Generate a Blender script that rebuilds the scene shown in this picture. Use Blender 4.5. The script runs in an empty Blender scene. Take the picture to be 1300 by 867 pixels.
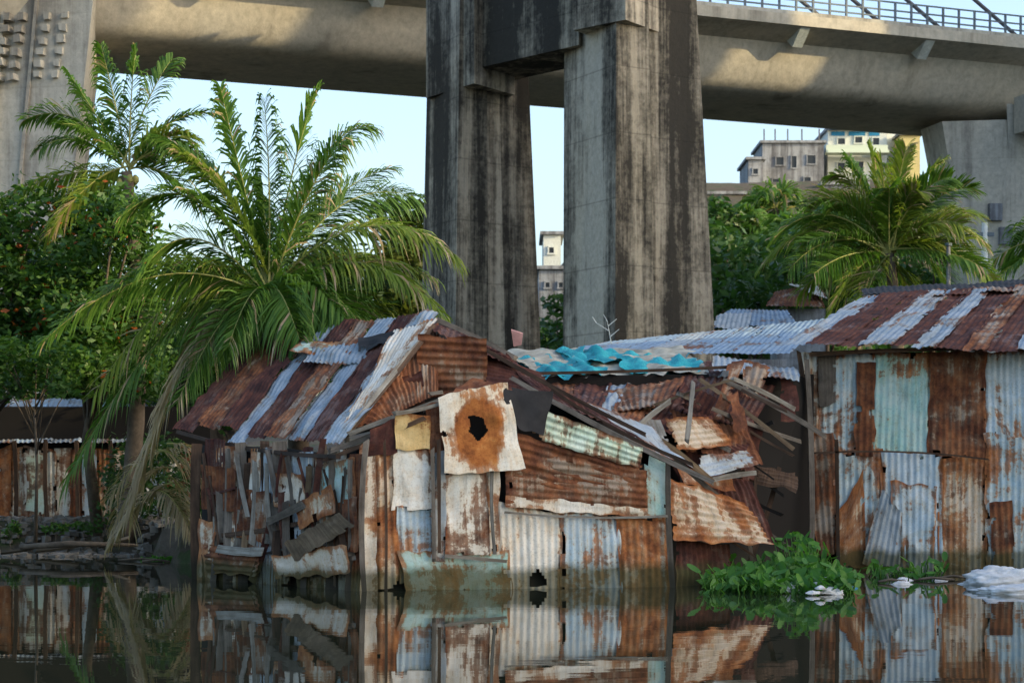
import bpy, math, random
import numpy as np
from mathutils import Vector, noise
random.seed(7)
F=2528.0; HC=1.6; YH=600.0
def W(px,py,d): return Vector(((px-650)/F*d, d, HC+(YH-py)/F*d))
SC=bpy.context.scene
SC.view_settings.view_transform='Standard'; SC.view_settings.look='None'; SC.view_settings.exposure=0
COL=SC.collection
# ---------------------------------------------------------------- camera
cd=bpy.data.cameras.new('camera'); cam=bpy.data.objects.new('camera',cd); COL.objects.link(cam)
cam.location=(0,0,HC); cam.rotation_euler=(math.radians(90),0,0)
cd.sensor_width=36; cd.lens=36*F/1300; cd.shift_y=(YH-433.5)/1300; cd.clip_end=3000; cd.clip_start=.2
cd.dof.use_dof=True; cd.dof.focus_distance=28.5; cd.dof.aperture_fstop=3.2
SC.camera=cam
# ---------------------------------------------------------------- light
SUN_EL=math.radians(18); SUN_AZ=math.radians(106)   # azimuth clockwise from +Y
sdir=Vector((math.sin(SUN_AZ)*math.cos(SUN_EL), math.cos(SUN_AZ)*math.cos(SUN_EL), math.sin(SUN_EL)))
sl=bpy.data.lights.new('sun','SUN'); sl.energy=5.0; sl.angle=math.radians(.5); sl.color=(1,.80,.46)
so=bpy.data.objects.new('sun',sl); COL.objects.link(so); so.rotation_euler=sdir.to_track_quat('Z','Y').to_euler(); so.location=(30,-20,40)
w=bpy.data.worlds.new('World'); SC.world=w; w.use_nodes=True
wt=w.node_tree; bg=wt.nodes['Background']; sky=wt.nodes.new('ShaderNodeTexSky'); sky.sky_type='NISHITA'; sky.sun_disc=False
sky.sun_elevation=SUN_EL; sky.sun_rotation=SUN_AZ; sky.air_density=1.0; sky.dust_density=3.4; sky.ozone_density=1.6
wt.links.new(sky.outputs[0],bg.inputs[0]); bg.inputs[1].default_value=.44
# ---------------------------------------------------------------- material kit
class M:
    def __init__(s,name):
        s.m=bpy.data.materials.new(name); s.m.use_nodes=True; s.t=s.m.node_tree
        s.b=s.t.nodes['Principled BSDF']; s.o=s.t.nodes['Material Output']
    def n(s,typ,**k):
        x=s.t.nodes.new(typ)
        for a,b in k.items(): setattr(x,a,b)
        return x
    def set(s,inp,v):
        if isinstance(v,bpy.types.NodeSocket): s.t.links.new(v,inp)
        elif inp.type=='RGBA' and hasattr(v,'__len__'): inp.default_value=(*tuple(v)[:3],1)
        else: inp.default_value=v
    def math(s,op,a,b=0,clamp=False):
        x=s.n('ShaderNodeMath',operation=op,use_clamp=clamp); s.set(x.inputs[0],a); s.set(x.inputs[1],b); return x.outputs[0]
    def noise(s,vec,scale,detail=6,rough=.6,dist=0):
        x=s.n('ShaderNodeTexNoise'); s.set(x.inputs['Vector'],vec); x.inputs['Scale'].default_value=scale
        x.inputs['Detail'].default_value=detail; x.inputs['Roughness'].default_value=rough; x.inputs['Distortion'].default_value=dist
        return x.outputs['Fac']
    def mapv(s,vec,scale=(1,1,1),loc=(0,0,0)):
        x=s.n('ShaderNodeMapping'); s.set(x.inputs['Vector'],vec); x.inputs['Scale'].default_value=scale
        s.set(x.inputs['Location'],loc); return x.outputs[0]
    def ramp(s,fac,stops):
        x=s.n('ShaderNodeValToRGB'); s.set(x.inputs[0],fac); e=x.color_ramp.elements
        while len(e)<len(stops): e.new(.5)
        for i,(p,c) in enumerate(stops):
            e[i].position=p
            if not hasattr(c,'__len__'): c=(c,c,c)
            e[i].color=(*c[:3],1)
        return x.outputs[0]
    def mix(s,fac,a,b,mode='MIX'):
        x=s.n('ShaderNodeMix',data_type='RGBA',blend_type=mode); s.set(x.inputs[0],fac)
        for i,c in ((6,a),(7,b)):
            if not isinstance(c,bpy.types.NodeSocket):
                if not hasattr(c,'__len__'): c=(c,c,c)
                c=(*c[:3],1)
            s.set(x.inputs[i],c)
        return x.outputs[2]
    def pos(s): return s.n('ShaderNodeNewGeometry').outputs['Position']
    def rnd(s): return s.n('ShaderNodeObjectInfo').outputs['Random']
    def bump(s,h,strength=.3,dist=.02):
        x=s.n('ShaderNodeBump'); x.inputs['Strength'].default_value=strength; x.inputs['Distance'].default_value=dist
        s.set(x.inputs['Height'],h); s.t.links.new(x.outputs[0],s.b.inputs['Normal'])
    def fin(s,col,rough=.8,metal=0,spec=.3):
        s.set(s.b.inputs['Base Color'],col); s.set(s.b.inputs['Roughness'],rough); s.set(s.b.inputs['Metallic'],metal)
        s.b.inputs['Specular IOR Level'].default_value=spec
        return s.m
def offuv(k):
    uv=k.n('ShaderNodeUVMap').outputs[0]; r=k.rnd()
    c=k.n('ShaderNodeCombineXYZ'); k.set(c.inputs[0],k.math('MULTIPLY',r,57)); k.set(c.inputs[1],k.math('MULTIPLY',r,31)); k.set(c.inputs[2],k.math('MULTIPLY',r,17))
    a=k.n('ShaderNodeVectorMath',operation='ADD'); k.set(a.inputs[0],uv); k.set(a.inputs[1],c.outputs[0]); return a.outputs[0],r
RC=((.030,.015,.011),(.115,.042,.022),(.225,.085,.036),(.36,.18,.09))
RCD=((.020,.010,.009),(.060,.022,.018),(.105,.038,.026),(.20,.09,.055))
RCO=((.075,.03,.016),(.22,.078,.030),(.38,.15,.052),(.52,.29,.14))
RCH=((.10,.035,.015),(.30,.10,.028),(.46,.17,.045),(.56,.30,.11))
def metal_mat(name,paint,paint2,rust=.5,rc3=RC,metal=.0,edgew=.12,r0=.55):
    k=M(name); v,r=offuv(k)
    n1=k.noise(v,1.2,8,.64,.35); n2=k.noise(k.mapv(v,(10,.6,1)),1,4,.6); n3=k.noise(v,17,5,.65)
    ed=k.n('ShaderNodeAttribute',attribute_name='edge').outputs['Fac']
    s=k.math('ADD',k.math('MULTIPLY',n1,.66),k.math('MULTIPLY',n2,.26)); s=k.math('ADD',s,k.math('MULTIPLY',n3,.14)); s=k.math('MULTIPLY',k.math('SUBTRACT',s,.53),1.7); s=k.math('ADD',s,.5)
    s=k.math('ADD',s,k.math('MULTIPLY',ed,edgew)); s=k.math('ADD',s,(rust-.5)*.42)
    s=k.math('ADD',s,k.math('MULTIPLY',k.math('SUBTRACT',r,.5),.10))
    mask=k.ramp(s,[(.50,0),(.54,.72),(.66,1)]); halo=k.ramp(s,[(.38,0),(.53,.7)])
    n4=k.noise(v,3.2,8,.72)
    rc=k.ramp(n4,[(.30,rc3[0]),(.45,rc3[1]),(.58,rc3[2]),(.72,rc3[3])])
    pc=k.mix(k.ramp(k.noise(v,2.3,6,.7),[(.38,0),(.62,1)]),paint,paint2)
    pc=k.mix(halo,pc,(.84,.68,.50),'MULTIPLY')
    c=k.mix(mask,pc,rc)
    g=k.ramp(k.noise(k.mapv(v,(5,1.0,1)),1.7,8,.75),[(.28,.48),(.48,1)])
    c=k.mix(.85,c,g,'MULTIPLY')
    sp=k.ramp(k.noise(v,38,3,.6),[(.36,.6),(.45,1)]); c=k.mix(.5,c,sp,'MULTIPLY')
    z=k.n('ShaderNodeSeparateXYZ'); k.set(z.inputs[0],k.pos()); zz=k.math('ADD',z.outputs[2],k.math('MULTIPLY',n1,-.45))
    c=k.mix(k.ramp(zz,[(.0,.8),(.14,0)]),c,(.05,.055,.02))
    k.bump(k.math('ADD',n3,k.math('MULTIPLY',mask,.4)),.4,.010)
    return k.fin(c,k.ramp(mask,[(0,r0),(1,.92)]),k.math('MULTIPLY',k.math('SUBTRACT',1,mask),metal),.25)
def wood_mat(name,a,b):
    k=M(name); v,r=offuv(k)
    g=k.noise(k.mapv(v,(30,1.5,1)),1,6,.7); n=k.noise(v,2.5,6,.7)
    c=k.mix(k.ramp(g,[(.35,0),(.65,1)]),a,b); c=k.mix(.85,c,k.ramp(n,[(.3,.35),(.6,1)]),'MULTIPLY')
    t=k.ramp(r,[(0,.5),(1,1.0)]); c=k.mix(1,c,t,'MULTIPLY')
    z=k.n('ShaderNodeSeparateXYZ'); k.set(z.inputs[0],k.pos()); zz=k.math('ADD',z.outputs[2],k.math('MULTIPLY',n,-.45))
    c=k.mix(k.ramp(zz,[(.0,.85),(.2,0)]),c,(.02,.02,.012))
    k.bump(g,.5,.008); return k.fin(c,.85)
def concrete_mat(name,base,stain=.5,sc=1.0,dark=(.013,.012,.010),warm=(.36,.31,.22),con=1.0,lines=.45,blot=.28,topd=0):
    k=M(name); p=k.pos()
    s1=k.noise(k.mapv(p,(1.3*sc,1.3*sc,.045*sc)),1,7,.68,.3); s2=k.noise(k.mapv(p,(.35*sc,.35*sc,.12*sc)),1,8,.7,.3); s3=k.noise(k.mapv(p,(5*sc,5*sc,.3*sc)),1,5,.7)
    f=k.noise(p,6*sc,8,.7); f2=k.noise(p,1.3*sc,8,.75)
    s=k.math('ADD',k.math('MULTIPLY',s1,.55),k.math('MULTIPLY',s2,.32)); s=k.math('ADD',s,k.math('MULTIPLY',s3,.13)); s=k.math('ADD',s,k.math('MULTIPLY',k.math('SUBTRACT',f,.5),.20)); s=k.math('ADD',s,k.math('MULTIPLY',k.math('SUBTRACT',f2,.5),blot))
    s=k.math('ADD',k.math('MULTIPLY',k.math('SUBTRACT',s,.5),con),.5+(stain-.5)*.5)
    z=k.n('ShaderNodeSeparateXYZ'); k.set(z.inputs[0],p)
    if topd: s=k.math('ADD',s,k.math('MULTIPLY',k.math('SUBTRACT',z.outputs[2],9),topd))
    c=k.mix(k.ramp(s2,[(.4,0),(.65,1)]),base,warm)
    c=k.mix(.8,c,k.ramp(f,[(.3,.6),(.65,1.05)]),'MULTIPLY')
    c=k.mix(k.ramp(s,[(.38,0),(.49,.60),(.60,.94)]),c,dark)
    fr=k.math('FRACT',k.math('MULTIPLY',z.outputs[2],.55*sc)); c=k.mix(k.ramp(fr,[(0,lines),(.03,0)]),c,dark)
    k.bump(f,.4,.05); return k.fin(c,.9)
def leaf_mat(name,a,b,c3=None,trans=.35):
    k=M(name); g=k.n('ShaderNodeNewGeometry'); r=g.outputs['Random Per Island']; n=k.noise(g.outputs['Position'],.9,3,.6)
    c=k.mix(r,a,b); c=k.mix(k.ramp(n,[(.38,.0),(.62,.75)]),c,c3 or b)
    k.fin(c,.5,0,.35)
    tr=k.n('ShaderNodeBsdfTranslucent'); k.set(tr.inputs[0],k.mix(1,c,(1.0,1.15,.5),'MULTIPLY'))
    mx=k.n('ShaderNodeMixShader'); mx.inputs[0].default_value=trans
    k.t.links.new(k.b.outputs[0],mx.inputs[1]); k.t.links.new(tr.outputs[0],mx.inputs[2]); k.t.links.new(mx.outputs[0],k.o.inputs[0]); return k.m
def plain_mat(name,c,rough=.8,var=.4,sc=3,metal=0):
    k=M(name); n=k.noise(k.pos(),sc,7,.7); cc=k.mix(var*1.6 if var<.6 else 1,c,k.ramp(n,[(.3,.35),(.62,1)]),'MULTIPLY'); k.bump(n,.3,.02); return k.fin(cc,rough,metal)

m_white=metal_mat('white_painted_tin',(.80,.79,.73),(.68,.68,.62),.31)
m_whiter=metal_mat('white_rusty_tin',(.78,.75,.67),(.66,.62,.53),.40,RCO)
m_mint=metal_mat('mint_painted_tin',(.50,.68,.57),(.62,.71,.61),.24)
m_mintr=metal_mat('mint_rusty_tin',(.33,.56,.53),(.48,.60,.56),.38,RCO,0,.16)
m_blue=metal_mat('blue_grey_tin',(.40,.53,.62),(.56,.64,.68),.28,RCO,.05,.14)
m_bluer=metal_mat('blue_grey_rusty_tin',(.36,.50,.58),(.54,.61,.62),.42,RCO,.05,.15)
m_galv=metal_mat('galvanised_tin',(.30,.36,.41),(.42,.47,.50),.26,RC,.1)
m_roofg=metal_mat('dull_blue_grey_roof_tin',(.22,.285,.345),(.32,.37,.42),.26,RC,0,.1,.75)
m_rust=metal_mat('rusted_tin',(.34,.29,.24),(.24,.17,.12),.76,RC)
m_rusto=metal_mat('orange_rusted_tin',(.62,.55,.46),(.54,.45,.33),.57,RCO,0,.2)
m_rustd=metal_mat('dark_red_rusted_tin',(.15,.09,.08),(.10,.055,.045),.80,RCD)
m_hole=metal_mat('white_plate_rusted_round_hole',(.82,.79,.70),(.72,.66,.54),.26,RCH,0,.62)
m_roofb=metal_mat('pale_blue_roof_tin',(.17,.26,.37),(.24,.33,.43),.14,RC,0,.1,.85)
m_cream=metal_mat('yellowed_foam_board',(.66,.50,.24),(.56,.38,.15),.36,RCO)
m_tar=plain_mat('tar_felt',(.035,.035,.038),.8,.5)
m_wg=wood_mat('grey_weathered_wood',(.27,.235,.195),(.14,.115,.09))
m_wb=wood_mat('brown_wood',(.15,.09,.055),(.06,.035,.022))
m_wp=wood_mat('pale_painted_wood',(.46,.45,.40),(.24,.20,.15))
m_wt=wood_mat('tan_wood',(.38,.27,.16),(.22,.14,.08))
m_dark=wood_mat('dark_boards_and_inside_shade',(.022,.018,.015),(.010,.009,.008))  # near black, puts the shade inside the shacks into the colour
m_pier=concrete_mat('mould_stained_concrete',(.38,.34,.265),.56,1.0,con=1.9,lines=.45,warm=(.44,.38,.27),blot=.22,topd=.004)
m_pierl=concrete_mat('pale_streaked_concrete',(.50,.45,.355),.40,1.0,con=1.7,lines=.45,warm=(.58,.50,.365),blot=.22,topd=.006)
m_deck=concrete_mat('bridge_concrete',(.55,.50,.40),.22,.6,(.12,.11,.085),(.58,.51,.39),lines=.0)
m_pyl=concrete_mat('grey_pylon_concrete',(.54,.51,.43),.25,.8,(.14,.125,.11),(.56,.52,.42),con=1.3,lines=.2)
m_hg=concrete_mat('grey_block_wall',(.33,.35,.37),.38,1.5,(.08,.08,.085),(.30,.32,.34),con=1.4)
m_hw=concrete_mat('white_render',(.66,.70,.66),.16,1.5,(.3,.3,.28),(.6,.63,.56),lines=0)
m_hy=concrete_mat('painted_sun_yellow_render',(.6,.52,.22),.16,1.5,(.25,.2,.1),(.6,.5,.25),lines=0)  # yellow colour stands in for low sun on a white side wall
m_glass=plain_mat('dark_window',(.03,.035,.04),.2,.2)
m_steel=plain_mat('painted_steel',(.13,.17,.2),.5,.3)
m_cable=plain_mat('cable_sheath',(.10,.10,.11),.5,.1)
m_bark=plain_mat('bark',(.14,.11,.08),.9,.6,5)
m_leafd=leaf_mat('dark_leaf',(.016,.055,.014),(.045,.10,.020),(.05,.12,.025))
m_leafm=leaf_mat('mid_leaf',(.04,.11,.016),(.11,.21,.03),(.028,.08,.016))
m_leafy=leaf_mat('yellow_leaf',(.14,.18,.03),(.24,.24,.045),(.11,.15,.03),.45)
m_flower=leaf_mat('red_flower',(.34,.035,.015),(.40,.12,.02))
m_palm=leaf_mat('palm_leaflet',(.05,.135,.022),(.13,.225,.036),(.085,.175,.028),.42)
m_palmy=leaf_mat('yellowing_palm_leaflet',(.14,.22,.032),(.28,.32,.055),(.13,.22,.032),.48)
m_palmd=leaf_mat('dry_palm_leaflet',(.32,.25,.14),(.46,.38,.24),(.26,.19,.10),.3)
m_rach=plain_mat('frond_stem',(.30,.30,.09),.6,.3)
m_hya=leaf_mat('hyacinth_leaf',(.04,.14,.018),(.12,.29,.04),(.06,.18,.03),.4)
m_plastic=plain_mat('white_plastic',(.66,.67,.67),.45,.35,6)
m_rock=plain_mat('rubble_stone',(.20,.185,.16),.95,.8,3)
m_rope=plain_mat('blue_plastic',(.02,.20,.38),.5,.3)
m_brick=plain_mat('pink_clay',(.50,.27,.24),.9,.4)
k=M('turquoise_tarp'); v,r=offuv(k); n=k.noise(v,3,7,.7)
c=k.mix(k.ramp(n,[(.4,0),(.6,1)]),(.012,.27,.32),(.04,.42,.46)); c=k.mix(k.ramp(k.noise(v,1.6,8,.7),[(.62,0),(.68,.8)]),c,(.45,.45,.38)); k.bump(n,1,.08); m_tarp=k.fin(c,.5)
k=M('pale_tarp'); n=k.noise(k.pos(),2.5,7,.7); m_ptarp=k.fin(k.ramp(n,[(.35,(.20,.18,.14)),(.6,(.48,.45,.36))]),.7)
# ---------------------------------------------------------------- object kit
def thing(name,base,label,cat,group=None,mesh=None,mats=None,smooth=False):
    o=bpy.data.objects.new(name,mesh); COL.objects.link(o); o.location=base
    if mesh is None: o.empty_display_size=.3
    o['label']=label; o['category']=cat
    if group: o['group']=group
    return o
def mesh_of(name,vs,fs,mats,org=Vector((0,0,0)),smooth=False,mi=None):
    me=bpy.data.meshes.new(name); a=np.array([tuple(x) for x in vs],dtype=float)-np.array(tuple(org))
    me.from_pydata(a.tolist(),[],fs)
    for m in (mats if isinstance(mats,(list,tuple)) else [mats]): me.materials.append(m)
    if mi is not None: me.polygons.foreach_set('material_index',mi)
    if smooth: me.polygons.foreach_set('use_smooth',[True]*len(me.polygons))
    me.update(); return me
def part(parent,name,vs,fs,mats,smooth=False,mi=None,label=None):
    me=mesh_of(name,vs,fs,mats,parent.location,smooth,mi)
    o=bpy.data.objects.new(name,me); COL.objects.link(o); o.parent=parent
    if label: o['label']=label
    return o
def single(name,vs,fs,mats,base,label,cat,group=None,smooth=False,mi=None):
    base=Vector(base); me=mesh_of(name,vs,fs,mats,base,smooth,mi); return thing(name,base,label,cat,group,me)
def addbox(vs,fs,c,s,rot=0,jit=0):
    i=len(vs); cr,sr=math.cos(rot),math.sin(rot)
    for dz in (-1,1):
        for dx,dy in ((-1,-1),(1,-1),(1,1),(-1,1)):
            x=dx*s[0]/2+random.uniform(-jit,jit); y=dy*s[1]/2; z=dz*s[2]/2+random.uniform(-jit,jit)
            vs.append(Vector((c[0]+x*cr-y*sr,c[1]+x*sr+y*cr,c[2]+z)))
    fs+= [(i,i+3,i+2,i+1),(i+4,i+5,i+6,i+7),(i,i+1,i+5,i+4),(i+1,i+2,i+6,i+5),(i+2,i+3,i+7,i+6),(i+3,i,i+4,i+7)]
def prism(outline,ext):
    n=len(outline); vs=list(outline)+[p+ext for p in outline]
    fs=[tuple(range(n)),tuple(range(2*n-1,n-1,-1))]+[(i,(i+1)%n,n+(i+1)%n,n+i) for i in range(n)]
    return vs,fs
def tube(vs,fs,pts,rad,n=8):
    b=len(vs)
    for i,p in enumerate(pts):
        t=(pts[min(i+1,len(pts)-1)]-pts[max(i-1,0)]).normalized()
        a=t.cross(Vector((0.13,1,0.07))).normalized(); c=t.cross(a)
        r=rad[i] if hasattr(rad,'__len__') else rad
        for j in range(n):
            q=2*math.pi*j/n; vs.append(p+a*math.cos(q)*r+c*math.sin(q)*r)
    for i in range(len(pts)-1):
        for j in range(n):
            fs.append((b+i*n+j,b+i*n+(j+1)%n,b+(i+1)*n+(j+1)%n,b+(i+1)*n+j))
    fs.append(tuple(b+j for j in range(n))[::-1]); fs.append(tuple(b+(len(pts)-1)*n+j for j in range(n)))
def setuv(me,uvs,edge=None):
    ul=me.uv_layers.new(name='UVMap'); li=np.empty(len(me.loops),dtype=int); me.loops.foreach_get('vertex_index',li)
    ul.data.foreach_set('uv',np.array(uvs)[li].ravel())
    if edge is not None:
        at=me.attributes.new('edge','FLOAT','POINT'); at.data.foreach_set('value',edge)
def sheet(parent,name,c4,mat,pitch=.1,amp=.011,wave='u',warp=.03,rag=.03,bite=.25,hole=None,sag=0,label=None,holes=(),g=.048):
    """corrugated sheet; c4 = TL,TR,BR,BL world corners. wave 'u': ridges run top-bottom"""
    TL,TR,BR,BL=[Vector(c) for c in c4]
    wd=((TR-TL).length+(BR-BL).length)/2; ln=((BL-TL).length+(BR-TR).length)/2
    N=(TR-TL).cross(BL-TL).normalized()
    if hole: g=.018
    if wave=='u': nu=max(6,int(wd/pitch*6)); nv=max(5,int(ln/g))
    elif wave=='v': nu=max(5,int(wd/g)); nv=max(6,int(ln/pitch*6))
    else: nu=max(5,int(wd/g)); nv=max(5,int(ln/g))
    nu=min(nu,220); nv=min(nv,220); sd=random.uniform(0,500)
    vs=[];uv=[];ed=[]
    dents=[(random.random(),random.random(),random.uniform(.05,.2),random.uniform(-1,1)*warp*1.3) for _ in range(4)]
    for j in range(nv+1):
        for i in range(nu+1):
            u=i/nu; v=j/nv
            ru=rag*noise.noise(Vector((sd,v*ln*3,1)))*((u-.5)*2)/max(wd,.1); rv=rag*1.3*noise.noise(Vector((u*wd*5,sd,2)))*((v-.5)*2)/max(ln,.1)
            uu=u+ru; vv=v+rv
            p=(TL*(1-uu)+TR*uu)*(1-vv)+(BL*(1-uu)+BR*uu)*vv
            h=warp*noise.noise(Vector((u*wd*1.3+sd,v*ln*1.3,0)))
            h+=warp*.5*noise.noise(Vector((u*wd*4+sd,v*ln*4,5)))
            for a,b,r_,g_ in dents: h+=g_*math.exp(-((u-a)**2+(v-b)**2)/(r_*r_))
            if wave=='u': h+=amp*math.sin(2*math.pi*uu*wd/pitch)
            elif wave=='v': h+=amp*math.sin(2*math.pi*vv*ln/pitch)
            e=min(u*wd,(1-u)*wd,v*ln,(1-v)*ln)
            p=p+N*h; p.z-=sag*4*u*(1-u)
            if hole: 
                dx_=(u-hole[0])*wd; dy_=(v-hole[1])*ln; dh=math.hypot(dx_,dy_*(.6 if dy_>0 else 1)); e=max(0,dh-hole[2]*1.1)*.42
            vs.append(p); uv.append((u*wd,-v*ln)); ed.append(max(0,1-e/.10))
    fs=[]
    for j in range(nv):
        for i in range(nu):
            u=(i+.5)/nu; v=(j+.5)/nv; e=min(u*wd,(1-u)*wd,v*ln,(1-v)*ln)
            if e<.09:
                q=noise.noise(Vector((u*wd*5.5+sd,v*ln*5.5,9)))
                if q>.38-bite*.3+e*2.6: continue
            sk=False
            for h in ((hole,) if hole else ())+tuple(holes):
                dh=math.hypot((u-h[0])*wd,(v-h[1])*ln*.9)
                if dh<h[2]*(1+.5*noise.noise(Vector((u*wd*7+sd,v*ln*7,3)))): sk=True
            if sk: continue
            a=j*(nu+1)+i; fs.append((a,a+1,a+nu+2,a+nu+1))
    o=part(parent,name,vs,fs,mat,True,label=label); setuv(o.data,uv,ed); return o
def plank(parent,name,a,b,wd,th,mat,face=Vector((0,-1,0)),taper=0,label=None):
    a=Vector(a);b=Vector(b); t=(b-a); L=t.length
    if L<1e-4: return
    t/=L; s=t.cross(face)
    if s.length<1e-3: s=Vector((1,0,0))
    s.normalize(); f=s.cross(t).normalized(); vs=[];uv=[]; sg=5; bow=random.uniform(-.03,.03)*L
    for i in range(sg+1):
        v=i/sg; j=random.uniform(.85,1.08)
        c=a.lerp(b,v)+s*bow*4*v*(1-v)
        for x,y in ((-1,-1),(1,-1),(1,1),(-1,1)):
            e=0
            if i in (0,sg): e=random.uniform(-.04,.04)
            vs.append(c+s*x*wd/2*j*(1-taper*v)+f*y*th/2+t*e); uv.append((x*wd/2,v*L))
    fs=[(0,3,2,1),(sg*4,sg*4+1,sg*4+2,sg*4+3)]
    for i in range(sg):
        for k_ in range(4): fs.append((i*4+k_,i*4+(k_+1)%4,i*4+4+(k_+1)%4,i*4+4+k_))
    o=part(parent,name,vs,fs,mat,label=label); setuv(o.data,uv); return o
def Q(pts,d,off=0):
    r=[]
    for p in pts:
        dd=p[2] if len(p)>2 else (d(p[0]) if callable(d) else d)
        r.append(W(p[0],p[1],dd-off))
    return r
# ---------------------------------------------------------------- ground + water
def ss(x): x=max(0,min(1,x)); return x*x*(3-2*x)
def shore(x): return 33.2+(5.8)*ss((-x-5)/3.0)
def H(x,y):
    z=-1.5+2.1*ss((y-shore(x)+.8)/2.2)
    if y>60: z+=(20*ss((x+10)/25)+8)*ss((y-85)/105)+.9*noise.noise(Vector((x*.06,y*.06,0)))*ss((y-70)/40)
    return z
xs=sorted(set([-1500,-900,-500,-300,-200,-150,-110]+[-80+i*4 for i in range(15)]+[-22+i*.7 for i in range(62)]+[22+i*3.5 for i in range(18)]+[110,150,200,300,500,900,1500]))
ys=sorted(set([-800,-400,-200,-100,-50,-20,0,10,20]+[28+i*.6 for i in range(40)]+[53+i*4 for i in range(50)]+[270,320,400,600,1000,2000]))
vs=[];fs=[]
for y in ys:
    for x in xs: vs.append(Vector((x,y,H(x,y)+(.12*noise.noise(Vector((x*1.3,y*1.3,0))) if y>30 else 0))))
nx=len(xs)
for j in range(len(ys)-1):
    for i in range(nx-1): a=j*nx+i; fs.append((a,a+1,a+nx+1,a+nx))
k=M('earth_and_grass'); n=k.noise(k.pos(),.8,9,.7); n2=k.noise(k.pos(),4,6,.7)
c=k.ramp(n,[(.35,(.05,.038,.025)),(.5,(.09,.072,.05)),(.6,(.035,.055,.015))]); c=k.mix(.7,c,k.ramp(n2,[(.3,.4),(.65,1)]),'MULTIPLY'); k.bump(n2,.6,.08); m_ground=k.fin(c,.95)
g=bpy.data.objects.new('ground',mesh_of('ground',vs,fs,m_ground,smooth=True)); COL.objects.link(g); g['kind']='structure'
k=M('river_water'); p=k.pos(); a=k.noise(k.mapv(p,(.8,2.0,1)),.7,3,.5); b=k.noise(k.mapv(p,(3.0,7,1)),1,3,.5)
h=k.math('ADD',a,k.math('MULTIPLY',b,.07)); k.bump(h,.032,.05); m_water=k.fin((.020,.024,.014),.008,0,.5); k.b.inputs['IOR'].default_value=1.45
wv=[(-1500,-800,0),(1500,-800,0),(1500,60,0),(-1500,60,0)]
o=bpy.data.objects.new('water',mesh_of('water',wv,[(0,1,2,3)],m_water)); COL.objects.link(o); o['kind']='structure'
# ---------------------------------------------------------------- piers of the old bridge
pier=thing('bridge_pier',W(700,600,57)*1.0-Vector((0,0,1.6)),'massive mould-blackened concrete portal pier with two legs','bridge pier')
def leg(name,A,B,C,zt,mat,pale):
    zb=-1; vs=[]
    for (z,ix) in ((zb,0),(zt,1)):
        P=[Vector(((q[ix]-650)/F*q[2],q[2],z)) for q in (A,B,C)]
        D=P[0]+P[2]-P[1]
        s=P[2]-P[1]; nrm=Vector((s.y,-s.x,0)).normalized()*-.28
        l1=P[1]+s*.36; l2=P[1]+s*.42; l3=P[1]+s*.60
        vs+= [P[0],P[1],l1,l2+nrm,l3+nrm,P[2]+nrm,D]
    n=7; fs=[tuple(range(n))[::-1],tuple(range(n,2*n))]+[(i,(i+1)%n,n+(i+1)%n,n+i) for i in range(n)]
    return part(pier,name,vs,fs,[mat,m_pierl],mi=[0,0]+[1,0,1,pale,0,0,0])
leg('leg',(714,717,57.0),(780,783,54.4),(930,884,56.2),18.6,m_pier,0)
leg('leg',(528,547,61.5),(574,586,59.0),(704,670,60.8),18.6,m_pier,1)  # last argument adds a pale strip, sunlight painted as lighter concrete
a=W(588,0,59.6);b=W(735,0,55.9); e=Vector((.9,2.0,0))
def slab(a,b,e,z0,z1):
    o_=[Vector((a.x,a.y,z0)),Vector((b.x,b.y,z0)),Vector((b.x,b.y,z0))+e,Vector((a.x,a.y,z0))+e]
    return prism(o_,Vector((0,0,z1-z0)))
vs,fs=slab(a,b,e,13.6,18.4); part(pier,'crossbeam',vs,fs,m_pier)
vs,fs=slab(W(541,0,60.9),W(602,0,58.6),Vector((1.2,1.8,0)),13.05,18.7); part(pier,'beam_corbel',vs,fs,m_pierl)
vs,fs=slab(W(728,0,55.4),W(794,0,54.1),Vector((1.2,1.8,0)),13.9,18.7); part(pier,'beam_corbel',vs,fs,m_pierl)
# ---------------------------------------------------------------- cable-stayed bridge
gb=Vector((-11.57,65,0)); gd=Vector((29.67,12.5,0)).normalized(); gn=Vector((gd.y,-gd.x,0))
bridge=thing('cable_stayed_bridge',gb,'long curved-soffit concrete box girder bridge with steel railing','bridge')
half=[(1.35,17.25),(1.28,17.05),(1.05,16.45),(.80,15.95),(.52,15.68),(.15,15.55),(-.5,15.47),(-1.5,15.43)]
sec=[(2.6,18.0),(2.6,17.62)]+half+[(-5-s_,z_) for s_,z_ in reversed(half)]+[(-8.5,17.62),(-8.5,18.0)]
def along(t,s,z): return gb+gd*t+gn*s+Vector((0,0,z))
T=[-18+i*2 for i in range(50)]; vs=[];fs=[];n=len(sec)
for t in T: vs+=[along(t,s,z) for s,z in sec]
for i in range(len(T)-1):
    for j in range(n): fs.append((i*n+j,i*n+(j+1)%n,(i+1)*n+(j+1)%n,(i+1)*n+j))
fs.append(tuple(range(n))); fs.append(tuple((len(T)-1)*n+j for j in range(n)))
o=part(bridge,'girder',vs,fs,m_deck)
for p_ in o.data.polygons:
    if len(p_.vertices)==4 and all(3<=(v_%n)<=16 for v_ in p_.vertices): p_.use_smooth=True
vs=[];fs=[]; ang=math.atan2(gd.y,gd.x)
for i in range(140): addbox(vs,fs,along(-18+i*.7,2.45,18.45),(.07,.07,.8),ang)
for z in (18.3,18.55,18.85): addbox(vs,fs,along(31,2.45,z),(98,.05,.05),ang)
part(bridge,'railing',vs,fs,m_steel)
vs=[];fs=[]; addbox(vs,fs,along(31,2.3,18.07),(98,.5,.14),ang); part(bridge,'kerb',vs,fs,m_pyl)
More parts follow.
